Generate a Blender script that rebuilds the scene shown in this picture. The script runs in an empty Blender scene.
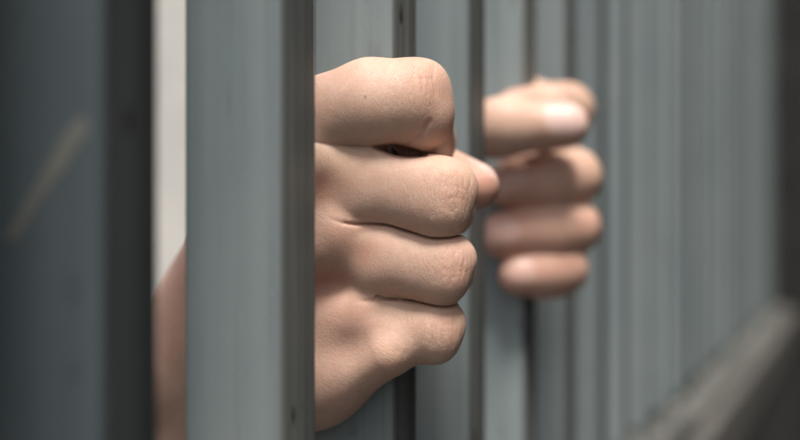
import bpy, math, random
import numpy as np
from mathutils import Vector

random.seed(7)
rng = np.random.default_rng(7)
sc = bpy.context.scene
COL = sc.collection
MM = 0.001

# ------------------------------------------------------------------ camera, world, sun, exposure
cam_d = bpy.data.cameras.new("camera")
cam = bpy.data.objects.new("camera", cam_d)
COL.objects.link(cam)
cam.location = (0, 0, 0)
cam.rotation_euler = (math.radians(90), 0, 0)
cam_d.sensor_width = 36.0
cam_d.lens = 60.0
cam_d.clip_start = 0.01
cam_d.clip_end = 500.0
cam_d.dof.use_dof = True
cam_d.dof.focus_distance = 0.340
cam_d.dof.aperture_fstop = 5.8
cam_d.dof.aperture_blades = 7
sc.camera = cam

SUN_EL = 66.0
SUN_AZ = 9.0          # degrees, 0 = straight behind the camera, positive towards the right
to_sun = Vector((math.sin(math.radians(SUN_AZ)) * math.cos(math.radians(SUN_EL)),
                 -math.cos(math.radians(SUN_AZ)) * math.cos(math.radians(SUN_EL)),
                 math.sin(math.radians(SUN_EL))))
world = bpy.data.worlds.new("World")
sc.world = world
world.use_nodes = True
wn = world.node_tree.nodes
wl = world.node_tree.links
wn.clear()
w_out = wn.new("ShaderNodeOutputWorld")
w_bg = wn.new("ShaderNodeBackground")
w_sky = wn.new("ShaderNodeTexSky")
w_sky.sky_type = 'NISHITA'
w_sky.sun_disc = False
w_sky.sun_elevation = math.radians(SUN_EL)
w_sky.sun_rotation = math.atan2(to_sun.x, to_sun.y)
w_sky.air_density = 1.0
w_sky.dust_density = 5.0
w_sky.ozone_density = 1.0
w_hs = wn.new("ShaderNodeHueSaturation")
w_hs.inputs['Saturation'].default_value = 0.35
wl.new(w_sky.outputs[0], w_hs.inputs['Color'])
wl.new(w_hs.outputs[0], w_bg.inputs[0])
w_bg.inputs[1].default_value = 0.05
wl.new(w_bg.outputs[0], w_out.inputs[0])

sun_d = bpy.data.lights.new("sun", 'SUN')
sun_d.energy = 1.5
sun_d.angle = math.radians(14)
sun_d.color = (1.0, 0.95, 0.88)
sun = bpy.data.objects.new("sun", sun_d)
COL.objects.link(sun)
sun.rotation_euler = to_sun.to_track_quat('Z', 'Y').to_euler()
sun.location = (0, -1, 3)

sc.view_settings.view_transform = 'Standard'
sc.view_settings.look = 'None'
sc.view_settings.exposure = 1.65
sc.view_settings.gamma = 1.0
sc.render.engine = 'CYCLES'
sc.cycles.max_bounces = 8
sc.cycles.use_denoising = True

# ------------------------------------------------------------------ geometry of the place (millimetres, camera at 0,0,0)
TH = math.radians(19.0)
DX, DY = math.sin(TH), math.cos(TH)           # along the fence, away from the camera
NX, NY = -DY, DX                              # to the far side of the fence
F0 = np.array([-19.7, 309.0])                 # front right arris of bar A, on the fence's front plane
PITCH = 75.0
BW, BD = 19.2, 24.9                           # bar width along the fence, bar depth across it
FOC = 1333.3

def fp(s, q, z):
    """fence frame: s mm along the fence from bar A's arris, q mm behind the front plane"""
    return (F0[0] + s * DX + q * NX, F0[1] + s * DY + q * NY, z)

def P(px, py, y):
    return np.array([(px - 400.0) / FOC * y, y, (220.0 - py) / FOC * y])

# ------------------------------------------------------------------ object helpers
def tag(o, label=None, cat=None, group=None, kind=None):
    if label: o['label'] = label
    if cat: o['category'] = cat
    if group: o['group'] = group
    if kind: o['kind'] = kind
    return o

def empty(name, loc):
    o = bpy.data.objects.new(name, None)
    o.location = loc
    o.empty_display_size = 0.05
    COL.objects.link(o)
    return o

def mesh_obj(name, verts, faces, mat, parent=None, smooth=True):
    me = bpy.data.meshes.new(name)
    me.from_pydata([tuple(v) for v in verts], [], [tuple(f) for f in faces])
    me.validate()
    if smooth:
        me.polygons.foreach_set("use_smooth", [True] * len(me.polygons))
    me.update()
    o = bpy.data.objects.new(name, me)
    COL.objects.link(o)
    if mat: me.materials.append(mat)
    if parent:
        o.parent = parent
        o.matrix_parent_inverse = parent.matrix_basis.inverted()
    return o

def fence_box(s0, s1, q0, q1, z0, z1, nseg=(1, 1, 1)):
    """box in the fence frame, subdivided, outward faces; metres"""
    vs, fs = [], []
    def add_face(fun, nu, nv, flip):
        b = len(vs)
        for i in range(nu + 1):
            for j in range(nv + 1):
                s, q, z = fun(i / nu, j / nv)
                vs.append(tuple(c * MM for c in fp(s, q, z)))
        for i in range(nu):
            for j in range(nv):
                a = b + i * (nv + 1) + j
                f = [a, a + nv + 1, a + nv + 2, a + 1]
                fs.append(f[::-1] if flip else f)
    ns, nq, nz = nseg
    L = lambda a, b, t: a + (b - a) * t
    add_face(lambda u, v: (L(s0, s1, u), q0, L(z0, z1, v)), ns, nz, False)
    add_face(lambda u, v: (L(s0, s1, u), q1, L(z0, z1, v)), ns, nz, True)
    add_face(lambda u, v: (s0, L(q0, q1, u), L(z0, z1, v)), nq, nz, True)
    add_face(lambda u, v: (s1, L(q0, q1, u), L(z0, z1, v)), nq, nz, False)
    add_face(lambda u, v: (L(s0, s1, u), L(q0, q1, v), z1), ns, nq, False)
    add_face(lambda u, v: (L(s0, s1, u), L(q0, q1, v), z0), ns, nq, True)
    return vs, fs

# ------------------------------------------------------------------ material helpers
class NT:
    def __init__(self, name):
        self.m = bpy.data.materials.new(name)
        self.m.use_nodes = True
        self.n = self.m.node_tree.nodes
        self.l = self.m.node_tree.links
        self.n.clear()
        self.out = self.n.new("ShaderNodeOutputMaterial")
        self.b = self.n.new("ShaderNodeBsdfPrincipled")
        self.l.new(self.b.outputs[0], self.out.inputs[0])
    def set(self, k, v):
        i = self.b.inputs[k]
        if hasattr(v, 'links') or isinstance(v, bpy.types.NodeSocket): self.l.new(v, i)
        else: i.default_value = v
    def con(self, v, i):
        if isinstance(v, bpy.types.NodeSocket): self.l.new(v, i)
        else: i.default_value = v
    def math(self, op, a, b=0.0, clamp=False):
        n = self.n.new("ShaderNodeMath"); n.operation = op; n.use_clamp = clamp
        self.con(a, n.inputs[0]); self.con(b, n.inputs[1]); return n.outputs[0]
    def mix(self, f, a, b, mode='MIX'):
        n = self.n.new("ShaderNodeMix"); n.data_type = 'RGBA'; n.blend_type = mode
        self.con(f, n.inputs[0])
        for v, i in ((a, n.inputs[6]), (b, n.inputs[7])):
            if isinstance(v, bpy.types.NodeSocket): self.l.new(v, i)
            else: i.default_value = (*v, 1.0)
        return n.outputs[2]
    def coord(self, kind='Object'):
        return self.n.new("ShaderNodeTexCoord").outputs[kind]
    def attr(self, name):
        n = self.n.new("ShaderNodeAttribute"); n.attribute_name = name; return n
    def mapping(self, v, scale=(1, 1, 1), loc=(0, 0, 0), rot=(0, 0, 0)):
        n = self.n.new("ShaderNodeMapping")
        n.inputs['Scale'].default_value = scale; n.inputs['Location'].default_value = loc
        n.inputs['Rotation'].default_value = rot
        self.l.new(v, n.inputs['Vector']); return n.outputs[0]
    def noise(self, v, scale, detail=4.0, rough=0.55, dist=0.0):
        n = self.n.new("ShaderNodeTexNoise")
        self.l.new(v, n.inputs['Vector'])
        n.inputs['Scale'].default_value = scale; n.inputs['Detail'].default_value = detail
        n.inputs['Roughness'].default_value = rough; n.inputs['Distortion'].default_value = dist
        return n.outputs[0]
    def voronoi(self, v, scale, feature='F1', rnd=1.0):
        n = self.n.new("ShaderNodeTexVoronoi"); n.feature = feature
        self.l.new(v, n.inputs['Vector'])
        n.inputs['Scale'].default_value = scale; n.inputs['Randomness'].default_value = rnd
        return n.outputs['Distance']
    def ramp(self, f, stops):
        n = self.n.new("ShaderNodeValToRGB")
        cr = n.color_ramp
        while len(cr.elements) < len(stops): cr.elements.new(0.5)
        for e, (p, c) in zip(cr.elements, stops):
            e.position = p
            e.color = (c, c, c, 1) if isinstance(c, (int, float)) else (*c, 1)
        self.l.new(f, n.inputs[0]); return n.outputs[0]
    def maprange(self, f, a, b, c=0.0, d=1.0, smooth=False):
        n = self.n.new("ShaderNodeMapRange")
        if smooth: n.interpolation_type = 'SMOOTHSTEP'
        self.l.new(f, n.inputs[0])
        for i, v in enumerate((a, b, c, d)): n.inputs[i + 1].default_value = v
        return n.outputs[0]
    def bump(self, h, strength, dist, normal=None):
        n = self.n.new("ShaderNodeBump")
        n.inputs['Strength'].default_value = strength; n.inputs['Distance'].default_value = dist
        self.l.new(h, n.inputs['Height'])
        if normal is not None: self.l.new(normal, n.inputs['Normal'])
        return n.outputs[0]
    def sep(self, v):
        n = self.n.new("ShaderNodeSeparateXYZ"); self.l.new(v, n.inputs[0]); return n.outputs

# ------------------------------------------------------------------ materials
def paint_material():
    """weathered blue grey enamel on steel; dirt and rust film on the face turned to the yard"""
    t = NT("weathered_grey_paint")
    co = t.coord('Object')
    oi = t.n.new("ShaderNodeObjectInfo")
    vadd = t.n.new("ShaderNodeVectorMath"); vadd.operation = 'ADD'
    t.l.new(co, vadd.inputs[0])
    cmb = t.n.new("ShaderNodeCombineXYZ")
    t.l.new(t.math('MULTIPLY', oi.outputs['Random'], 7.0), cmb.inputs[0])
    t.l.new(t.math('MULTIPLY', oi.outputs['Random'], 3.0), cmb.inputs[2])
    t.l.new(cmb.outputs[0], vadd.inputs[1])
    v = vadd.outputs[0]
    streak = t.noise(t.mapping(v, (1, 1, 0.03)), 260, 4, 0.6)
    streak2 = t.noise(t.mapping(v, (1, 1, 0.012)), 90, 3, 0.55)
    blot = t.noise(t.mapping(v, (1, 1, 0.35)), 38, 5, 0.6)
    fine = t.noise(v, 900, 3, 0.6)
    base = t.mix(t.maprange(streak2, 0.3, 0.7), (0.162, 0.202, 0.211), (0.232, 0.276, 0.282))
    base = t.mix(t.maprange(blot, 0.35, 0.75, 0.0, 0.5), base, (0.275, 0.303, 0.300))
    base = t.mix(t.maprange(streak, 0.55, 0.75, 0.0, 0.45), base, (0.135, 0.155, 0.155))
    # dirt film: strips along the bar that belong to the face (weathering attribute)
    dirt = t.attr('grime').outputs['Fac']
    dn = t.math('ADD', dirt, t.math('MULTIPLY', t.math('SUBTRACT', streak2, 0.5), 0.5))
    dmask = t.maprange(dn, 0.25, 0.75, 0.0, 1.0, True)
    dcol = t.mix(t.maprange(streak, 0.35, 0.65), (0.090, 0.096, 0.090), (0.172, 0.172, 0.156))
    base = t.mix(t.math('MULTIPLY', dmask, 0.85), base, dcol)
    seam = t.attr('seam').outputs['Fac']
    base = t.mix(t.math('MULTIPLY', seam, t.maprange(streak2, 0.25, 0.75, 0.35, 0.75)), base, (0.066, 0.073, 0.073))
    # chips and small rust specks
    chip = t.voronoi(t.mapping(v, (1, 1, 0.45)), 120)
    chipm = t.math('MULTIPLY', t.maprange(chip, 0.20, 0.13), t.maprange(blot, 0.50, 0.56))
    chipm = t.math('MULTIPLY', chipm, t.maprange(dirt, 0.2, 0.8, 0.22, 1.0))
    base = t.mix(chipm, base, (0.030, 0.022, 0.017))
    speck = t.voronoi(v, 420)
    speckm = t.math('MULTIPLY', t.maprange(speck, 0.13, 0.08), t.maprange(t.noise(v, 60, 2), 0.55, 0.65))
    base = t.mix(t.math('MULTIPLY', speckm, 0.6), base, (0.42, 0.44, 0.43))
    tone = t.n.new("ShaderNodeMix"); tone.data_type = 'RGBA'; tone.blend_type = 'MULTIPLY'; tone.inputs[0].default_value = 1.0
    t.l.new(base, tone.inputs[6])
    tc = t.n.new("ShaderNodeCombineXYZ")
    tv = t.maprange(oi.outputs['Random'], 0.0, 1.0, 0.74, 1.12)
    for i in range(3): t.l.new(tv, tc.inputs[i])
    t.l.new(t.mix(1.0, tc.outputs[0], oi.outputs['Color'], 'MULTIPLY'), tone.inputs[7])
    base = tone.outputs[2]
    # runs of rust and hand grease
    run = t.noise(t.mapping(v, (1, 1, 0.05)), 150, 5, 0.7, 0.5)
    spot = t.noise(t.mapping(v, (1, 1, 0.6)), 22, 4, 0.6)
    rm = t.math('MULTIPLY', t.maprange(run, 0.57, 0.68), t.maprange(spot, 0.5, 0.62))
    base = t.mix(t.math('MULTIPLY', rm, 0.6), base, (0.085, 0.062, 0.045))
    t.set('Base Color', base)
    t.set('Roughness', t.maprange(blot, 0.3, 0.7, 0.42, 0.62))
    t.set('Specular IOR Level', 0.35)
    h = t.math('ADD', t.math('MULTIPLY', fine, 0.25), t.math('MULTIPLY', streak, 0.5))
    h = t.math('ADD', h, t.math('MULTIPLY', blot, 0.5))
    t.set('Normal', t.bump(h, 0.35, 0.0006))
    return t.m

def pale_streak_material():
    t = NT("pale_olive_streak")
    co = t.coord('Object')
    n = t.noise(co, 300, 4)
    t.set('Base Color', t.mix(n, (0.095, 0.099, 0.088), (0.155, 0.157, 0.142)))
    t.set('Roughness', 0.6)
    return t.m

def concrete_material(name, c0, c1, scale=40.0, bump=0.004):
    t = NT(name)
    co = t.coord('Object')
    a = t.noise(co, scale, 6, 0.65)
    b = t.noise(co, scale * 0.13, 4, 0.6)
    peb = t.voronoi(co, scale * 2.2)
    col = t.mix(t.maprange(a, 0.3, 0.7), c0, c1)
    col = t.mix(t.maprange(b, 0.35, 0.7, 0.0, 0.6), col, tuple(0.6 * (x + y) / 2 for x, y in zip(c0, c1)))
    col = t.mix(t.maprange(peb, 0.25, 0.1, 0.0, 0.4), col, tuple(min(1, 1.35 * y) for y in c1))
    t.set('Base Color', col)
    t.set('Roughness', 0.9)
    t.set('Normal', t.bump(t.math('ADD', a, t.math('MULTIPLY', peb, 0.5)), 0.7, bump))
    return t.m

def skin_material():
    t = NT("skin")
    co = t.coord('Object')
    red = t.attr('redness').outputs['Fac']
    nail = t.attr('nail').outputs['Fac']
    kn = t.attr('knuckle').outputs['Fac']
    fuv = t.attr('skin_co').outputs['Vector']            # x: mm along the digit, y: mm round it
    mott = t.noise(co, 130, 4, 0.6)
    mott2 = t.noise(co, 420, 4, 0.6)
    pale = t.noise(co, 55, 3, 0.55)
    base = t.mix(t.maprange(mott, 0.3, 0.7), (0.590, 0.376, 0.288), (0.685, 0.468, 0.372))
    base = t.mix(t.maprange(mott2, 0.35, 0.7, 0.0, 0.45), base, (0.520, 0.315, 0.220))
    base = t.mix(t.maprange(pale, 0.45, 0.75, 0.0, 0.5), base, (0.720, 0.525, 0.405))
    rn = t.math('MULTIPLY', red, t.maprange(mott, 0.25, 0.75, 0.85, 1.5), True)
    base = t.mix(rn, base, (0.560, 0.235, 0.170))
    big = t.noise(co, 22, 3, 0.5, 0.6)
    base = t.mix(t.maprange(big, 0.48, 0.66, 0.0, 0.42), base, (0.60, 0.31, 0.235))
    base = t.mix(t.maprange(big, 0.46, 0.32, 0.0, 0.30), base, (0.66, 0.48, 0.34))
    # lines of the skin
    wob = t.n.new("ShaderNodeVectorMath"); wob.operation = 'ADD'
    nz = t.n.new("ShaderNodeTexNoise"); nz.inputs['Scale'].default_value = 0.5; nz.inputs['Detail'].default_value = 2
    t.l.new(fuv, nz.inputs['Vector'])
    sc_ = t.n.new("ShaderNodeVectorMath"); sc_.operation = 'SCALE'; sc_.inputs['Scale'].default_value = 1.1
    t.l.new(nz.outputs['Color'], sc_.inputs[0])
    t.l.new(fuv, wob.inputs[0]); t.l.new(sc_.outputs[0], wob.inputs[1])
    fv = wob.outputs[0]
    cells = t.voronoi(t.mapping(fv, (1.5, 1.5, 0.85)), 1.0, 'DISTANCE_TO_EDGE')
    cells2 = t.voronoi(t.mapping(fv, (1.9, 1.9, 1.9), rot=(0.5, 0.6, 0.7)), 1.2, 'DISTANCE_TO_EDGE')
    cross = t.noise(t.mapping(fv, (1.9, 1.9, 0.32)), 1.0, 4, 0.62)
    cross2 = t.noise(t.mapping(fv, (0.75, 0.75, 0.14)), 1.0, 3, 0.6, 0.4)
    cm = t.math('MINIMUM', t.maprange(cells, 0.0, 0.16), 1.0)
    cm2 = t.math('MINIMUM', t.maprange(cells2, 0.0, 0.14), 1.0)
    wr = t.maprange(t.math('ABSOLUTE', t.math('SUBTRACT', cross2, 0.5)), 0.0, 0.06)   # thin folds
    line = t.math('MULTIPLY', t.math('SUBTRACT', 1.0, wr), t.maprange(kn, 0.1, 0.9, 0.05, 1.0))
    base = t.mix(t.math('MULTIPLY', t.math('SUBTRACT', 1.0, cm), 0.13), base, (0.44, 0.24, 0.165))
    base = t.mix(t.math('MULTIPLY', line, 0.22), base, (0.70, 0.50, 0.40))
    # one small mole, a few freckles
    mole = t.attr('mole').outputs['Fac']
    base = t.mix(t.math('MULTIPLY', mole, 0.75), base, (0.16, 0.075, 0.045))
    base = t.mix(nail, base, (0.74, 0.53, 0.47))
    t.set('Base Color', base)
    rough = t.maprange(mott2, 0.3, 0.7, 0.46, 0.60)
    rough = t.mix(nail, rough, (0.2, 0.2, 0.2))
    t.set('Roughness', rough)
    t.set('Specular IOR Level', 0.42)
    t.set('Subsurface Weight', 0.45)
    t.set('Subsurface Radius', (1.0, 0.36, 0.20))
    t.set('Subsurface Scale', 0.0028)
    h = t.math('ADD', t.math('MULTIPLY', cm, 0.22), t.math('MULTIPLY', cm2, 0.12))
    h = t.math('ADD', h, t.math('MULTIPLY', cross, t.maprange(kn, 0.0, 1.0, 0.9, 1.5)))
    h = t.math('SUBTRACT', h, t.math('MULTIPLY', line, 0.9))
    h = t.math('MULTIPLY', h, t.math('SUBTRACT', 1.0, nail))
    t.set('Normal', t.bump(h, 0.36, 0.00028))
    return t.m

def cloth_material(name, c):
    t = NT(name)
    co = t.coord('Object')
    n = t.noise(co, 900, 3); m = t.noise(co, 14, 4)
    t.set('Base Color', t.mix(m, tuple(x * 0.8 for x in c), tuple(x * 1.15 for x in c)))
    t.set('Roughness', 0.95)
    t.set('Normal', t.bump(t.math('ADD', n, m), 0.4, 0.002))
    return t.m

def ground_material():
    t = NT("dark_asphalt")
    co = t.coord('Object')
    a = t.noise(co, 160, 6, 0.7); b = t.noise(co, 2.2, 5, 0.6)
    col = t.mix(t.maprange(a, 0.3, 0.7), (0.020, 0.022, 0.024), (0.055, 0.057, 0.058))
    col = t.mix(t.maprange(b, 0.4, 0.7, 0, 0.5), col, (0.030, 0.033, 0.036))
    t.set('Base Color', col); t.set('Roughness', 0.85)
    t.set('Normal', t.bump(a, 0.6, 0.006))
    return t.m

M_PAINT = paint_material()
M_STREAK = pale_streak_material()
M_CONC = concrete_material("rough_concrete", (0.065, 0.061, 0.056), (0.135, 0.127, 0.115))
M_MORT = concrete_material("pebbly_mortar", (0.035, 0.035, 0.033), (0.18, 0.178, 0.163), 20.0, 0.01)
M_PLASTER = concrete_material("pale_plaster", (0.58, 0.555, 0.52), (0.65, 0.625, 0.585), 9.0, 0.003)
M_DARKWALL = concrete_material("dark_brick_render", (0.012, 0.012, 0.011), (0.024, 0.024, 0.021), 12.0, 0.006)
M_SKIN = skin_material()
M_SHIRT = cloth_material("grey_jersey", (0.16, 0.17, 0.18))
M_TROUS = cloth_material("blue_twill", (0.04, 0.05, 0.08))
M_HAIR = cloth_material("black_hair", (0.012, 0.010, 0.009))
M_GROUND = ground_material()

# ------------------------------------------------------------------ setting
GZ = -1300.0
g = mesh_obj("ground", [(-60, -60, GZ * MM), (60, -60, GZ * MM), (60, 60, GZ * MM), (-60, 60, GZ * MM)], [(0, 1, 2, 3)], M_GROUND)
tag(g, kind='structure')

LEDGE = -131.0
N_END = 24
END_S = N_END * PITCH - 20
# low wall that carries the fence: outer lip and rough mortar strip under the bars
def rough_slab(s0, s1, q0, q1, z0, z1, ns, nq, amp, seed):
    vs, fs = fence_box(s0, s1, q0, q1, z0, z1, (ns, nq, 1))
    r = np.random.default_rng(seed)
    out = []
    cache = {}
    for v in vs:
        k = tuple(round(c, 6) for c in v)
        if k not in cache:
            cache[k] = r.normal(0, amp) if v[2] > z1 * MM - 1e-5 else 0.0
        out.append((v[0], v[1], v[2] + cache[k] * MM))
    return out, fs
vs, fs = fence_box(-900, END_S, -30, 84, GZ, LEDGE - 44, (30, 2, 8))
lw = mesh_obj("low_wall", vs, fs, M_DARKWALL, smooth=False)  # dark material paints in the shade below the ledge
tag(lw, "long low concrete wall with a pale ledge under the bars at lower right", "low wall")
vs, fs = rough_slab(-900, END_S, -33, 90, LEDGE - 44, LEDGE - 4, 340, 14, 0.7, 3)
mesh_obj("coping", vs, fs, M_CONC, lw, smooth=False)
vs, fs = rough_slab(-895, END_S, -21, 70, LEDGE - 3.6, LEDGE + 2, 110, 6, 3.2, 5)
mesh_obj("mortar_bed", vs, fs, M_MORT, lw, smooth=False)

# dark building wall beyond the far end of the fence and along the yard
vs, fs = fence_box(END_S, END_S + 250, -1500, 120, GZ, 2600, (4, 8, 8))
b1 = mesh_obj("building_wall", vs, fs, M_DARKWALL, smooth=False)
tag(b1, "dark blackish wall closing off the far end of the bars at right edge", "wall")
vs, fs = fence_box(-900, END_S - 4, -1500, -1300, GZ, 2600, (8, 2, 8))
b2 = mesh_obj("boundary_wall", vs, fs, M_DARKWALL, smooth=False)
tag(b2, "dark wall facing the row of bars across the yard, right of the view", "wall")
# pale plaster wall behind the prisoner
vs, fs = fence_box(2300, 2500, 130, 4200, GZ, 3200, (2, 6, 6))
b3 = mesh_obj("plaster_wall", vs, fs, M_PLASTER, smooth=False)
tag(b3, "pale white plaster wall seen through the gap left of the prominent bar", "wall")

# ------------------------------------------------------------------ fence
fence = empty("steel_bar_fence", tuple(c * MM for c in fp(PITCH, 10, LEDGE)))
tag(fence, "grey painted steel bar fence with square upright bars receding to the right", "fence")

def bar_mesh(w=BW, d=BD, z0=LEDGE, z1=900.0, r=1.9, seg=4):
    """square tube, rounded arrises; local origin on its front right arris at z=0; s negative to the left"""
    prof, grime = [], []
    def arc(cs, cq, a0, a1):
        for i in range(seg + 1):
            a = a0 + (a1 - a0) * i / seg
            prof.append((cs + r * math.cos(a), cq + r * math.sin(a)))
    H = math.pi / 2
    arc(-r, r, 0, -H)                      # front right
    for u in (0.08, 0.14, 0.3, 0.36, 0.42, 0.6, 0.8, 0.88): prof.append((-r + u * (-(w - 2 * r)), 0.0))
    arc(-w + r, r, -H, -2 * H)             # front left
    for u in (0.25, 0.5, 0.75): prof.append((-w, r + u * (d - 2 * r)))
    arc(-w + r, d - r, 2 * H, H)           # back left
    for u in (0.25, 0.5, 0.75): prof.append((-w + r + u * (w - 2 * r), d))
    arc(-r, d - r, H, 0)                   # back right
    for u in (0.25, 0.5, 0.75): prof.append((0.0, d - r - u * (d - 2 * r)))
    zs = list(np.arange(z0, 300, 12.0)) + list(np.arange(300, z1 + 1, 100.0))
    n = len(prof)
    vs, fs, gr, sm = [], [], [], []
    for z in zs:
        for (s, q) in prof:
            vs.append(((s * DX + q * NX) * MM, (s * DY + q * NY) * MM, z * MM))
            front = 1.0 if q < 0.35 else max(0.0, 1 - (q - 0.35) / 1.3)
            gr.append(front)
            f = -s / w
            sm.append(front * (1.0 if (f < 0.40 and f > 0.02) or f > 0.86 else 0.0))
    for k in range(len(zs) - 1):
        for i in range(n):
            j = (i + 1) % n
            fs.append((k * n + i, k * n + j, (k + 1) * n + j, (k + 1) * n + i))
    fs.append(tuple(range(n))[::-1])
    fs.append(tuple((len(zs) - 1) * n + i for i in range(n)))
    return vs, fs, gr, sm

bvs, bfs, bgr, bsm = bar_mesh()
bm_me = bpy.data.meshes.new("bar")
bm_me.from_pydata(bvs, [], bfs)
bm_me.polygons.foreach_set("use_smooth", [True] * len(bm_me.polygons))
at = bm_me.attributes.new("grime", 'FLOAT', 'POINT')
at.data.foreach_set("value", np.array(bgr, dtype=np.float32))
at = bm_me.attributes.new("seam", 'FLOAT', 'POINT')
at.data.foreach_set("value", np.array(bsm, dtype=np.float32))
bm_me.materials.append(M_PAINT)
bm_me.update()
import bmesh
_b = bmesh.new(); _b.from_mesh(bm_me); bmesh.ops.recalc_face_normals(_b, faces=_b.faces); _b.to_mesh(bm_me); _b.free()
bars = {}
NUDGE = {-1: 3.0, 0: 1.5, 1: 1.1}
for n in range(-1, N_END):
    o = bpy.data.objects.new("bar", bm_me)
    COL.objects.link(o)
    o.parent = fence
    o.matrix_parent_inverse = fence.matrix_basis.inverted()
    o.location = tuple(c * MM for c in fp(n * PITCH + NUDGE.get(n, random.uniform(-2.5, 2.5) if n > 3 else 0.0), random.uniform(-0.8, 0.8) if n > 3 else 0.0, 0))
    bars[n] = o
bars[-1].color = (0.28, 0.30, 0.33, 1)      # shade on the nearest bar, put into its colour
vs, fs = fence_box(-122, END_S, 1.5, BD - 1.5, 902, 926, (40, 2, 2))
tr = mesh_obj("top_rail", vs, fs, M_PAINT, fence, smooth=False)

# unseen box added left of the frame to shade the nearest bar
vs, fs = fence_box(-265, -122, 0.5, 130, LEDGE, 175, (2, 2, 2))
mesh_obj("shade_box", vs, fs, M_PAINT, fence, smooth=False)

# ------------------------------------------------------------------ implicit surface toolkit (mm)
def smin(a, b, k):
    if k <= 0: return np.minimum(a, b)
    h = np.maximum(k - np.abs(a - b), 0.0) / k
    return np.minimum(a, b) - h * h * k * 0.25

def cone(p, a, b, ra, rb):
    ab = b - a
    t = np.clip(((p - a) @ ab) / max(1e-9, ab @ ab), 0, 1)
    c = a + t[:, None] * ab
    return np.linalg.norm(p - c, axis=1) - (ra + t * (rb - ra))

def ball(p, c, r):
    return np.linalg.norm(p - c, axis=1) - r

class Digit:
    """chain of joints (point, radius); ks = blend radius at each inner joint"""
    def __init__(self, name, pts, rads, ks):
        self.name, self.pts, self.rads, self.ks = name, [np.array(q, float) for q in pts], rads, ks
        self.extra = []
    off = 0.0
    def sdf(self, p):
        d = None
        for o in ((self.off, -self.off) if self.off else (0.0,)):
            dd = None
            for i in range(len(self.pts) - 1):
                e = cone(p, self.pts[i] + (0, 0, o), self.pts[i + 1] + (0, 0, o), self.rads[i] - self.off, self.rads[i + 1] - self.off)
                dd = e if dd is None else smin(dd, e, self.ks[i - 1])
            d = dd if d is None else smin(d, dd, 3.0)
        for (c, r, k) in self.extra:
            d = smin(d, ball(p, c, r), k)
        return d

class Hand:
    def __init__(self):
        self.digits, self.palm, self.palm_k = [], [], 8.0
        self.web_k = 6.0
        self.carves = []                   # (points Nx3, width, depth)
        self.bumps = []                    # (centre, radius, height)
        self.pair = {}
    def base(self, p):
        q = None
        for (a, b, ra, rb) in self.palm:
            e = cone(p, a, b, ra, rb)
            q = e if q is None else smin(q, e, self.palm_k)
        f = None
        for dg in self.digits:
            e = dg.sdf(p)
            if f is None: f = e
            else:
                k, dep, w, g0, g1 = self.pair.get(dg.name, (3.5, 1.1, 0.55, 2.0, 7.0))
                gate = np.clip((q - g0) / (g1 - g0), 0, 1)
                kk = k + (1 - gate) * 4.0
                h = np.maximum(kk - np.abs(f - e), 0.0) / kk
                f2 = np.minimum(f, e) - h * h * kk * 0.25
                f = f2 + gate * dep * np.exp(-((f - e) / w) ** 2)
        return smin(f, q, self.web_k)
    def sdf(self, p):
        d = self.base(p)
        for (pl, w, dep) in self.carves:
            lo, hi = pl.min(0) - 4 * w, pl.max(0) + 4 * w
            m = np.all((p > lo) & (p < hi), axis=1)
            if not m.any(): continue
            pp = p[m]
            dist = np.full(len(pp), 1e9)
            for i in range(len(pl) - 1):
                dist = np.minimum(dist, cone(pp, pl[i], pl[i + 1], 0, 0))
            d[m] = d[m] + dep * np.exp(-(dist / w) ** 2)
        for (c, r, h) in self.bumps:
            m = np.all(np.abs(p - c) < 3 * r, axis=1)
            if not m.any(): continue
            dd = np.sum((p[m] - c) ** 2, axis=1)
            d[m] = d[m] - h * np.exp(-dd / (r * r))
        return d
    def hit(self, px, py):
        """where the ray through a photo point meets the flesh"""
        dr = np.array([(px - 400) / FOC, 1.0, (220 - py) / FOC]); dr /= np.linalg.norm(dr)
        t = 300.0 if self.near is None else self.near
        for _ in range(200):
            pt = (dr * t)[None]
            d = self.base(pt)[0]
            if d < 0.02: break
            t += d * 0.8
            if t > 900: return None
        return dr * t

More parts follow.
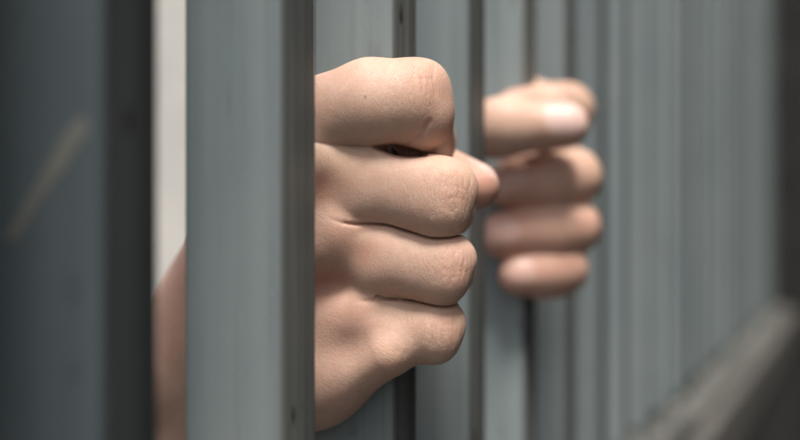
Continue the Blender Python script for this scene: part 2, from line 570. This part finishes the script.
def grid_mesh(sdf, lo, hi, h, inset=0.0):
    """sparse sampling + surface nets + projection on the surface; returns verts, quads"""
    lo, hi = np.array(lo, float), np.array(hi, float)
    B = 8
    nb = np.ceil((hi - lo) / (h * B)).astype(int)
    dims = nb * B
    F = np.empty(dims, dtype=np.float32)
    ii = np.stack(np.meshgrid(*[np.arange(n) for n in nb], indexing='ij'), -1).reshape(-1, 3)
    cen = lo + (ii * B + (B - 1) / 2) * h
    dc = np.concatenate([sdf(c) for c in np.array_split(cen, max(1, len(cen) // 100000))])
    rad = h * B * 0.87 + 2.5
    F4 = F.reshape(nb[0], B, nb[1], B, nb[2], B)
    far = np.abs(dc) >= rad
    blk = dc.reshape(nb)
    F4[:] = np.sign(blk)[:, None, :, None, :, None] * 10
    act = ii[~far]
    off = np.stack(np.meshgrid(*[np.arange(B)] * 3, indexing='ij'), -1).reshape(-1, 3)
    for chunk in np.array_split(act, max(1, len(act) // 400)):
        pts = (lo + (chunk[:, None, :] * B + off[None]) * h).reshape(-1, 3)
        d = sdf(pts).astype(np.float32).reshape(len(chunk), B, B, B) + inset
        for c, blkv in zip(chunk, d):
            F4[c[0], :, c[1], :, c[2], :] = blkv
    S = F < 0
    corners = [(i, j, k) for i in (0, 1) for j in (0, 1) for k in (0, 1)]
    n0, n1, n2 = dims - 1
    sl = lambda c: (slice(c[0], c[0] + n0), slice(c[1], c[1] + n1), slice(c[2], c[2] + n2))
    cnt = np.zeros((n0, n1, n2), dtype=np.int8)
    for c in corners: cnt += S[sl(c)]
    cells = np.argwhere((cnt > 0) & (cnt < 8))
    idx = np.full((n0, n1, n2), -1, dtype=np.int32)
    idx[tuple(cells.T)] = np.arange(len(cells))
    acc = np.zeros((len(cells), 3)); num = np.zeros(len(cells))
    for a in corners:
        for ax in range(3):
            if a[ax]: continue
            b = list(a); b[ax] = 1
            fa = F[tuple((cells + a).T)].astype(float); fb = F[tuple((cells + b).T)].astype(float)
            m = (fa < 0) != (fb < 0)
            t = np.where(m, fa / np.where(m, fa - fb, 1), 0)
            pos = np.repeat(np.array(a, float)[None], len(cells), 0)
            pos[:, ax] += t
            acc[m] += pos[m]; num[m] += 1
    V = lo + (cells + acc / num[:, None]) * h
    Q = []
    for ax in range(3):
        o1, o2 = (ax + 1) % 3, (ax + 2) % 3
        a = [slice(1, -1)] * 3; b = [slice(1, -1)] * 3
        a[ax] = slice(0, -1); b[ax] = slice(1, None)
        ch = S[tuple(a)] != S[tuple(b)]
        e = np.argwhere(ch)
        e_full = e.copy()
        for k in range(3):
            if k != ax: e_full[:, k] += 1
        e = e_full
        ok = np.all(e < np.array([n0, n1, n2]), axis=1)
        e = e[ok]
        sgn = S[tuple(e.T)]
        d1 = np.zeros(3, int); d1[o1] = 1
        d2 = np.zeros(3, int); d2[o2] = 1
        q = np.stack([idx[tuple((e - d1 - d2).T)], idx[tuple((e - d2).T)], idx[tuple(e.T)], idx[tuple((e - d1).T)]], 1)
        q[~sgn] = q[~sgn][:, ::-1]
        Q.append(q)
    Q = np.concatenate(Q)
    Q = Q[(Q >= 0).all(1)]
    def grad(p, e=0.15):
        g = np.zeros_like(p)
        for k in range(3):
            o = np.zeros(3); o[k] = e
            g[:, k] = (sdf(p + o) - sdf(p - o)) / (2 * e)
        return g
    for it in range(2):
        d = sdf(V) + inset
        gr = grad(V)
        n2_ = np.sum(gr * gr, 1)
        st = (d / np.maximum(n2_, 0.25))[:, None] * gr
        ln = np.linalg.norm(st, axis=1, keepdims=True)
        st *= np.minimum(1, 0.5 * h / np.maximum(ln, 1e-9))
        V = V - st
    nrm = grad(V); nrm /= np.maximum(np.linalg.norm(nrm, axis=1, keepdims=True), 1e-9)
    return V, Q, nrm

# ------------------------------------------------------------------ right hand (sharp, front) on the second bar
def along(p, dist, side=0.0, dz=0.0):
    """step along the fence front from a point"""
    return np.array([p[0] + DX * dist - NX * side, p[1] + DY * dist - NY * side, p[2] + dz])

R = Hand()
R.near = 300.0
R.pair = {'ring': (2.6, 1.7, 0.5, 3.0, 7.0), 'pinky': (2.6, 1.8, 0.5, 4.0, 7.5), 'middle': (0.8, 0.3, 0.4, -1.0, 1.0), 'thumb': (1.0, 0.3, 0.4, -2, -1)}
iM, iP = P(283, 123, 354), P(403, 101.5, 347)
mM, mP = P(300, 163, 353), P(439, 198, 348)
rM, rP = P(318, 240, 356), P(441, 268, 350)
pM, pP = P(336, 322, 360), P(434, 331, 353)
def tail(pip, l1, z1):
    dip = along(pip, l1, -4.6, z1)
    return dip
iD = P(425, 141, 380)
iT = np.array([6.0, 392.0, iD[2] - 4])
R.digits.append(Digit('index', [iM, P(370, 103.5, 347), iP, P(416, 112, 350), iD, iT], [9.6, 11.3, 11.1, 10.7, 9.4, 7.6], [3, 0.9, 2, 2]))
mD = tail(mP, 25, -1); mT = np.array([5.5, 393.0, mD[2] - 2])
R.digits.append(Digit('middle', [mM, (mM + mP) / 2 + (0, 0.5, 0), mP, mD, mT], [11.6, 10.9, 10.7, 8.9, 7.6], [4, 2.0, 2]))
rD = tail(rP, 24, 0); rT = np.array([5.5, 392.0, rD[2] - 1])
R.digits.append(Digit('ring', [rM, (rM + rP) / 2 + (0, 0.5, 0), rP, rD, rT], [11.0, 10.2, 9.6, 8.4, 7.4], [4, 2.0, 2]))
pD = tail(pP, 19, 1); pT = np.array([5.5, 391.0, pD[2] + 1])
R.digits.append(Digit('pinky', [pM, (pM + pP) / 2 + (0, 0.5, 0), pP, pD, pT], [9.6, 9.0, 8.5, 7.6, 6.6], [4, 2.0, 2]))
for dg, o in zip(R.digits, (1.6, 2.6, 2.4, 1.9)): dg.off = o
tC, tM_ = P(192, 312, 402), np.array([-32.0, 398, 24.0])
tI, tT = np.array([5.0, 411.0, 17.5]), P(475, 186, 392)
R.digits.append(Digit('thumb', [tC, tM_, tI, tT], [13.0, 11.0, 9.0, 7.1], [4, 4]))
w_r, w_u, w_c = P(160, 370, 402), P(222, 412, 404), P(190, 391, 402)
for M, ra, wr, rb in ((iM, 9.5, P(185, 345, 401), 13), (mM, 12.0, P(190, 365, 400), 14),
                      (rM, 11.8, P(200, 385, 400), 14), (pM, 10.5, P(215, 405, 402), 14)):
    R.palm.append((M + (0, 2, 0), wr, ra, rb))
R.palm.append((P(384, 350, 354), P(318, 378, 364), 7.6, 11.5))
R.palm.append((P(318, 378, 364), P(235, 425, 402), 11.5, 14.0))       # edge of the hand below the little finger
R.palm.append((P(330, 290, 369), P(240, 380, 402), 10, 14.0))        # flesh of the palm
R.palm.append((iM + (-2, 6, -3), tM_ + (-3, -4, -4), 7.5, 8.0))      # web between thumb and forefinger
R_EL = w_c + 255 * np.array([-0.65, 0.10, -0.75])
R_FDIR = (R_EL - w_c) / np.linalg.norm(R_EL - w_c)
for w in (w_r, w_u):
    R.palm.append((w, w + R_FDIR * 110 + (w - w_c) * 0.25, 14.0, 19.0))
R.palm_k, R.web_k = 9.0, 5.0
# knuckles and hollows on the back of the hand
def RB(px, py, r, h):
    q = R.hit(px, py)
    if q is not None: R.bumps.append((q, r, h))
RB(340, 228, 6.0, 2.3); RB(350, 310, 6.5, 2.3); RB(328, 152, 7, 0.8)
RB(322, 186, 4.2, -0.6); RB(330, 281, 5.0, -1.4); RB(382, 330, 5.5, -0.8); RB(358, 350, 6, -1.2); RB(364, 254, 5, -0.5)
def RC(pts, w, dep):
    q = [R.hit(*a) for a in pts]
    q = [a for a in q if a is not None]
    if len(q) > 1: R.carves.append((np.array(q), w, dep))
def knuckle_folds(cx, cy, hw, hh, n, seed, dep):
    """irregular fine transverse folds over a finger joint, cx cy in photo units"""
    r = np.random.default_rng(seed)
    for i in range(n):
        x = cx + (i / (n - 1) - 0.5) * 2 * hw + r.normal(0, 0.8)
        y0 = cy - hh * r.uniform(0.35, 1.0); y1 = cy + hh * r.uniform(0.35, 1.0)
        m = max(3, int(abs(y1 - y0) / 6))
        slant = r.normal(0, 0.10)
        pts = [(x + slant * (y - cy) + r.normal(0, 0.9), y) for y in np.linspace(y0, y1, m)]
        RC(pts, r.uniform(0.26, 0.36), dep * r.uniform(0.3, 1.0))
    for i in range(2):
        y = cy + r.uniform(-0.5, 0.5) * hh
        RC([(cx - hw * 0.8, y + r.normal(0, 1.5)), (cx, y + r.normal(0, 1.5)), (cx + hw * 0.6, y + r.normal(0, 1.5))], 0.3, dep * 0.45)
for dg, c, rr in zip(R.digits, (P(425, 83, 349), P(456, 187, 349), P(458, 258, 351), P(447, 321, 354)), (6.0, 5.3, 4.4, 4.2)):
    dg.extra.append((c, rr, 4.0))
knuckle_folds(424, 80, 13, 17, 9, 1, 0.2)
knuckle_folds(455, 196, 18, 24, 13, 2, 0.2)
knuckle_folds(457, 267, 17, 20, 12, 3, 0.2)
knuckle_folds(447, 330, 15, 18, 10, 4, 0.2)
RC([(405, 352), (400, 364), (398, 376)], 0.4, 0.18)
RC([(397, 350), (389, 366), (386, 384)], 0.4, 0.18)
RB(386, 362, 6, 0.8)
RC([(388, 362), (383, 372), (380, 386)], 0.5, 0.2)
RC([(399, 148), (412, 143), (422, 134), (429, 122)], 0.6, 1.0)
for hx in np.arange(374.0, 428.0, 2.0):
    hy = 147.2 + (hx - 374.0) * 0.145
    bell = math.sin(math.pi * min(1.0, max(0.0, (hx - 371.0) / 60.0))) ** 1.5
    q0 = R.hit(hx, hy)
    if q0 is not None:
        ry = q0 / np.linalg.norm(q0)
        R.carves.append((np.array([q0 - ry, q0 + ry * (2.0 + 10.0 * bell)]), 0.4 + 0.55 * bell, 0.2 + 4.5 * bell))
RC([(377, 297), (385, 298.5), (395, 299.5)], 0.55, 1.4)

# ------------------------------------------------------------------ left hand (soft, farther) on the fourth bar
L = Hand()
L.near = 440.0
def lh(py, xp, yp, r0, r1, r2, tipx, tipy, dip_dx=0.0, tipY=498.0, mz=4.0):
    z = lambda a, y: (220 - a) / FOC * y
    pip = np.array([xp, yp, z(py, yp)])
    mcp = np.array([50.0, 549.0, pip[2] + mz])
    tip = np.array([(tipx - 400) / FOC * tipY, tipY, z(tipy, tipY)])
    dip = np.array([56.0 + dip_dx, 502.5, (z(py, 500) + z(tipy, 500)) / 2])
    return [mcp, pip, dip, tip], [11.0, r0, r1, r2]
for nm, a in (('index', lh(110, 66.0, 528, 9.6, 8.6, 7.8, 516, 110, 0.0, 505.0)),
              ('middle', lh(177, 65.5, 508, 10.0, 9.8, 8.9, 508, 183, -0.3)),
              ('ring', lh(227, 65.5, 509, 9.7, 9.4, 8.5, 503, 235, -0.3)),
              ('pinky', lh(269, 61.5, 508, 8.8, 8.4, 7.6, 519, 275, -1.5))):
    L.digits.append(Digit(nm, a[0], a[1], [6.0, 8.0]))
lt = [np.array([-6.0, 520, 10.0]), np.array([14.0, 494.0, 30.0]), P(505, 127, 483), P(566, 125, 483)]
L.digits.append(Digit('thumb', lt, [13.0, 11.0, 10.4, 8.3], [4, 4]))
lw_c = np.array([-16.0, 566, -34.0])
for i, (dz, ddx) in enumerate(((12, -3), (4, 0), (-4, 2), (-12, 3))):
    m = L.digits[i].pts[0]
    L.palm.append((m, lw_c + (ddx, dz * 0.2, dz), 11.0, 14.0))
L.palm.append((lt[0], lw_c + (-6, -6, 10), 13, 14))
L.palm.append((np.array([30., 552, 5]), lw_c, 12, 15))
L_DIR = np.array([-0.60, 0.38, -0.70]); L_DIR /= np.linalg.norm(L_DIR)
for s in (-1, 1):
    o = np.array([0.0, 10.0, 0.0]) * s
    L.palm.append((lw_c + o, lw_c + o * 1.2 + L_DIR * 110, 14.5, 19.0))
L.palm_k, L.web_k = 9.0, 5.0

for hx in np.arange(484.0, 540.0, 3.0):
    bell = math.cos(min(1.0, max(0.0, (hx - 500.0) / 42.0)) * math.pi / 2)
    q0 = L.hit(hx, 164.5 - (hx - 484.0) * 0.05)
    if q0 is not None:
        ry = q0 / np.linalg.norm(q0)
        L.carves.append((np.array([q0 - ry * 2, q0 + ry * 4.0]), 0.9 + 0.8 * bell, 0.5 + 3.5 * bell))

# ------------------------------------------------------------------ body (mm), mostly out of the picture
L_EL = lw_c + 255 * L_DIR
T = np.array([-423.0, 607.0])
def sh(side, z, out=0.0):      # side along the fence, out towards the fence
    return np.array([T[0] + side * DX - out * NX, T[1] + side * DY - out * NY, z])
SR, SL = sh(-185, -20), sh(185, -20)
ARMS = [(w_c + R_FDIR * 60, R_EL, 24, 36), (R_EL, SR, 36, 46), (lw_c + L_DIR * 60, L_EL, 24, 36), (L_EL, SL, 36, 46)]
TORSO = [(sh(-120, -30), sh(120, -30), 72, 72), (sh(-80, -120, 20), sh(80, -120, 20), 100, 100),
         (sh(-60, -300), sh(60, -300), 95, 95), (sh(-75, -470), sh(75, -470), 100, 100)]
LEGS = [(sh(-85, -500), sh(-95, -880, 20), 88, 58), (sh(-95, -880, 20), sh(-100, -1230), 56, 38),
        (sh(85, -500), sh(95, -880, 20), 88, 58), (sh(95, -880, 20), sh(100, -1230), 56, 38)]
FEET = [(sh(-100, -1262), sh(-115, -1270, 150), 34, 28), (sh(100, -1262), sh(115, -1270, 150), 34, 28)]
HEADC = sh(0, 200, 20)
HEAD = [(sh(0, 0), sh(0, 110, 15), 56, 52), (HEADC + (0, 0, 20), sh(0, 215, 0), 78, 82), (sh(0, 130, 55), sh(0, 165, 60), 42, 55),
        (sh(0, 185, 112), sh(0, 158, 122), 9, 13), (sh(-78, 190, 5), sh(-80, 170, 0), 16, 11), (sh(78, 190, 5), sh(80, 170, 0), 16, 11),
        (sh(-14, 128, 98), sh(14, 128, 98), 7, 7)]
def union(prims, k):
    def f(p):
        d = None
        for (a, b, ra, rb) in prims:
            e = cone(p, a, b, ra, rb)
            d = e if d is None else smin(d, e, k)
        return d
    return f
f_arm, f_torso, f_leg, f_feet, f_head = union(ARMS, 25), union(TORSO, 60), union(LEGS, 40), union(FEET, 20), union(HEAD, 22)
def f_body(p):
    d = smin(smin(f_arm(p), f_torso(p), 40), f_leg(p), 50)
    d = smin(smin(d, f_feet(p), 25), f_head(p), 20)
    for s in (-30, 30):                                             # eye sockets
        d = smin(np.maximum(d, -ball(p, sh(s, 192, 108), 12)), ball(p, sh(s, 192, 92), 12), 3)
    return d

# ------------------------------------------------------------------ person: one mesh
def hand_attrs(H, V, nrm, axis, reds, moles, nails, pips):
    n = len(V)
    D = np.stack([dg.sdf(V) for dg in H.digits] , 1)
    pal = None
    for (a, b, ra, rb) in H.palm:
        e = cone(V, a, b, ra, rb); pal = e if pal is None else np.minimum(pal, e)
    D = np.concatenate([D, pal[:, None] - 1.0], 1)
    w = np.argmin(D, 1)
    co = np.zeros((n, 3))
    ax = axis / np.linalg.norm(axis)
    up = np.cross(ax, [0, 1, 0]); up /= np.linalg.norm(up)
    fr = np.cross(ax, up)
    # texture space: third axis runs across the digits (they wrap round an upright bar), across the hand on its back
    wp = np.clip((D[:, :-1].min(1) - D[:, -1] + 2.0) / 4.0, 0, 1)[:, None]
    fing = V.copy(); hand = np.stack([V @ ax, V @ fr, V @ up], 1)
    co = np.where(wp > 0.5, hand, fing)
    red = np.zeros(n); mole = np.zeros(n); nail = np.zeros(n); kn = np.zeros(n)
    for (c, r, a) in reds:
        if c is None: continue
        red = np.maximum(red, a * np.exp(-np.sum((V - c) ** 2, 1) / (r * r)))
    for (c, r) in moles:
        mole = np.maximum(mole, np.clip(1.4 - np.linalg.norm(V - c, axis=1) / r, 0, 1))
    for c, r in pips:
        kn = np.maximum(kn, np.exp(-np.sum((V - c) ** 2, 1) / (r * r)))
    for (c, a, nn, lu, lv, amt) in nails:
        a = a / np.linalg.norm(a); nn = nn - a * (nn @ a); nn /= np.linalg.norm(nn)
        b = np.cross(a, nn)
        r = V - c
        u, v = (r @ a) / lu, (r @ b) / lv
        f = np.clip((1.0 - (np.abs(u) ** 3 + np.abs(v) ** 3)) * 4, 0, 1) * np.clip((nrm @ nn - 0.1) * 4, 0, 1)
        f *= (np.linalg.norm(r, axis=1) < 14)
        nail = np.maximum(nail, f * amt)
    return dict(skin_co=co, redness=red, mole=mole, nail=nail, knuckle=kn)

allV, allQ, att = [], [], {k: [] for k in ('skin_co', 'redness', 'mole', 'nail', 'knuckle')}
def push(V, Q, A):
    off = sum(len(v) for v in allV)
    allV.append(V); allQ.append(Q + off)
    for k in att:
        att[k].append(A[k] if A else (np.stack([V[:, 0], V[:, 2], V[:, 1]], 1) if k == 'skin_co' else np.zeros(len(V))))

def crop_fun(H, c, d, lim):
    def f(p):
        return np.maximum(H.sdf(p), (p - c) @ d - lim)
    return f
def drop_cap(V, Q, c, d, lim):
    bad = ((V - c) @ d) > lim
    return Q[~bad[Q].any(1)]

# right hand
fR = crop_fun(R, w_c, R_FDIR, 66)
VR, QR, NR = grid_mesh(fR, (-130, 325, -125), (40, 445, 60), 0.5)
QR = drop_cap(VR, QR, w_c, R_FDIR, 65)
reds = [(R.hit(322, 186), 5, 0.65), (R.hit(338, 279), 4.5, 0.5), (R.hit(322, 284), 6, 0.5), (R.hit(362, 252), 4.0, 0.45), (R.hit(346, 236), 7, 0.28),
        (R.hit(430, 85), 8, 0.30), (R.hit(462, 195), 8, 0.27), (R.hit(464, 268), 7, 0.30), (R.hit(455, 330), 7, 0.32),
        (R.hit(345, 320), 9, 0.2), (R.hit(395, 372), 6, 0.35), (R.hit(447, 130), 9, 0.2), (tT, 13, 0.5)]
moles = [(R.hit(365.5, 97), 0.35)]
pips = [(q + np.array([2.5, -5.0, 0.0]), r) for q, r in ((iP + (3, 0, 3), 12), (mP, 13), (rP, 12), (pP, 11))]
tn = np.array([0.55, 0.30, 0.75]); tn /= np.linalg.norm(tn)
AR = hand_attrs(R, VR, NR, mM - w_c, reds, moles, [(tT + tn * 5.5, tT - tI, tn, 6.5, 6.0, 0.8)], pips)
push(VR, QR, AR)
# left hand
fL = crop_fun(L, lw_c, L_DIR, 66)
VL, QL, NL = grid_mesh(fL, (-100, 465, -140), (95, 640, 70), 0.9)
QL = drop_cap(VL, QL, lw_c, L_DIR, 65)
nails, reds = [], []
nd = np.array([-DX * 0.8, -DY, 0.15])
for dg in L.digits[:4]:
    a = dg.pts[3] - dg.pts[2]
    nails.append((dg.pts[3] + nd * 6.5 - a / np.linalg.norm(a) * 0.5, a, nd, 6.2, 5.4, 0.4))
    reds.append((dg.pts[3], 13, 0.30)); reds.append((dg.pts[1] + np.array([4, -6, 0]), 9, 0.25))
a = lt[3] - lt[2]
tnn = np.array([0.1, -0.92, 0.35])
nails.append((lt[3] + tnn * 7.5 + np.array([-2.0, 0, 0]), a, tnn, 8.0, 6.6, 1.0))
reds.append((lt[3], 13, 0.25)); reds.append((lt[1], 14, 0.25))
AL = hand_attrs(L, VL, NL, L.digits[1].pts[0] - lw_c, reds, [], nails, [])
push(VL, QL, AL)
# rest of the body, trimmed where the fine forearms take over
def f_rest(p):
    d = f_body(p)
    d = np.maximum(d, 62 - (p - w_c) @ R_FDIR) if False else d
    return d
VB, QB, NB = grid_mesh(f_rest, (-640, 300, -1310), (120, 960, 300), 7.0, 0.4)
bad = ((((VB - w_c) @ R_FDIR) < 62) & (np.linalg.norm(VB - w_c, axis=1) < 110)) | ((((VB - lw_c) @ L_DIR) < 62) & (np.linalg.norm(VB - lw_c, axis=1) < 110))
QB = QB[~bad[QB].any(1)]
push(VB, QB, None)

V = np.concatenate(allV); Q = np.concatenate(allQ)
used = np.unique(Q); remap = np.full(len(V), -1); remap[used] = np.arange(len(used))
V = V[used]; Q = remap[Q]
person_loc = np.array([T[0], T[1], GZ]) * MM
me = bpy.data.meshes.new("person")
me.vertices.add(len(V)); me.loops.add(len(Q) * 4); me.polygons.add(len(Q))
me.vertices.foreach_set("co", (V * MM - person_loc).astype(np.float32).ravel())
me.loops.foreach_set("vertex_index", Q.astype(np.int32).ravel())
me.polygons.foreach_set("loop_start", np.arange(0, len(Q) * 4, 4, dtype=np.int32))
me.polygons.foreach_set("use_smooth", np.ones(len(Q), dtype=bool))
for k in att:
    d = np.concatenate(att[k])[used].astype(np.float32)
    if k == 'skin_co':
        me.attributes.new(k, 'FLOAT_VECTOR', 'POINT').data.foreach_set("vector", d.ravel())
    else:
        me.attributes.new(k, 'FLOAT', 'POINT').data.foreach_set("value", d)
me.materials.append(M_SKIN)
me.update(calc_edges=True); me.validate()
person = bpy.data.objects.new("person", me)
person.location = tuple(person_loc)
COL.objects.link(person)
tag(person, "person behind the bars gripping them with both bare hands", "person")

def garment(name, f, lo, hi, h, mat):
    v, q, _ = grid_mesh(f, lo, hi, h)
    o = mesh_obj(name, v * MM, q, mat)
    o.parent = person
    o.matrix_parent_inverse = person.matrix_basis.inverted()
    return o
def f_shirt(p):
    d = smin(union([ARMS[1], ARMS[3]], 10)(p), f_torso(p), 40) - 6
    d = np.maximum(d, -(p[:, 2] + 520))
    for EL, S in ((R_EL, SR), (L_EL, SL)):
        u = (EL - S) / np.linalg.norm(EL - S)
        m = (np.linalg.norm(p - (S + u * 60) , axis=1) < 400) & (((p - S) @ u) > 190) & (f_torso(p) > 10)
        d = np.where(m, np.maximum(d, ((p - S) @ u) - 190), d)
    return np.maximum(d, -(ball(p, sh(0, 60), 80)))
garment("shirt", f_shirt, (-640, 300, -560), (0, 960, 90), 7.0, M_SHIRT)
def f_trous(p):
    d = smin(f_leg(p), f_torso(p) + np.maximum(0, p[:, 2] + 430) , 50) - 9
    return np.maximum(np.maximum(d, p[:, 2] + 440), -(p[:, 2] + 1225))
garment("trousers", f_trous, (-640, 300, -1260), (0, 960, -420), 8.0, M_TROUS)
def f_hair(p):
    d = ball(p, sh(0, 228, -2), 92)
    return np.maximum(d, -(ball(p, sh(0, 150, 90), 105)))
garment("hair", f_hair, tuple(HEADC - 140), tuple(HEADC + 150), 5.0, M_HAIR)

# ------------------------------------------------------------------ pale diagonal streak on the nearest bar
S_FACE = -PITCH + NUDGE[-1] - BW
def on_face(px, py):
    """photo point carried on to the near side face of the nearest bar -> (q, z) mm"""
    a = (px - 400) / FOC
    x0, y0 = F0[0] + S_FACE * DX, F0[1] + S_FACE * DY
    q = (a * y0 - x0) / (NX - a * NY)
    y = y0 + q * NY
    return q, (220 - py) / FOC * y
def patch(name, pts, mat):
    r = np.random.default_rng(11)
    vs, n = [], 0
    ring = []
    for i in range(len(pts)):
        a, b = np.array(pts[i]), np.array(pts[(i + 1) % len(pts)])
        for t in np.linspace(0, 1, 7)[:-1]:
            ring.append(a + (b - a) * t + r.normal(0, 0.18, 2))
    n = len(ring)
    for e in (0.15, -0.4):
        for (q, z) in ring:
            vs.append(tuple(c * MM for c in fp(S_FACE - e, q, z)))
    fs = [tuple(range(n)), tuple(range(n, 2 * n))[::-1]]
    for i in range(n):
        fs.append((i, i + n, (i + 1) % n + n, (i + 1) % n))
    return mesh_obj(name, vs, fs, mat, bars[-1], smooth=False)
patch("pale_streak", [on_face(*p) for p in ((5, 238), (15, 242), (89, 130), (84, 114), (74, 122))], M_STREAK)
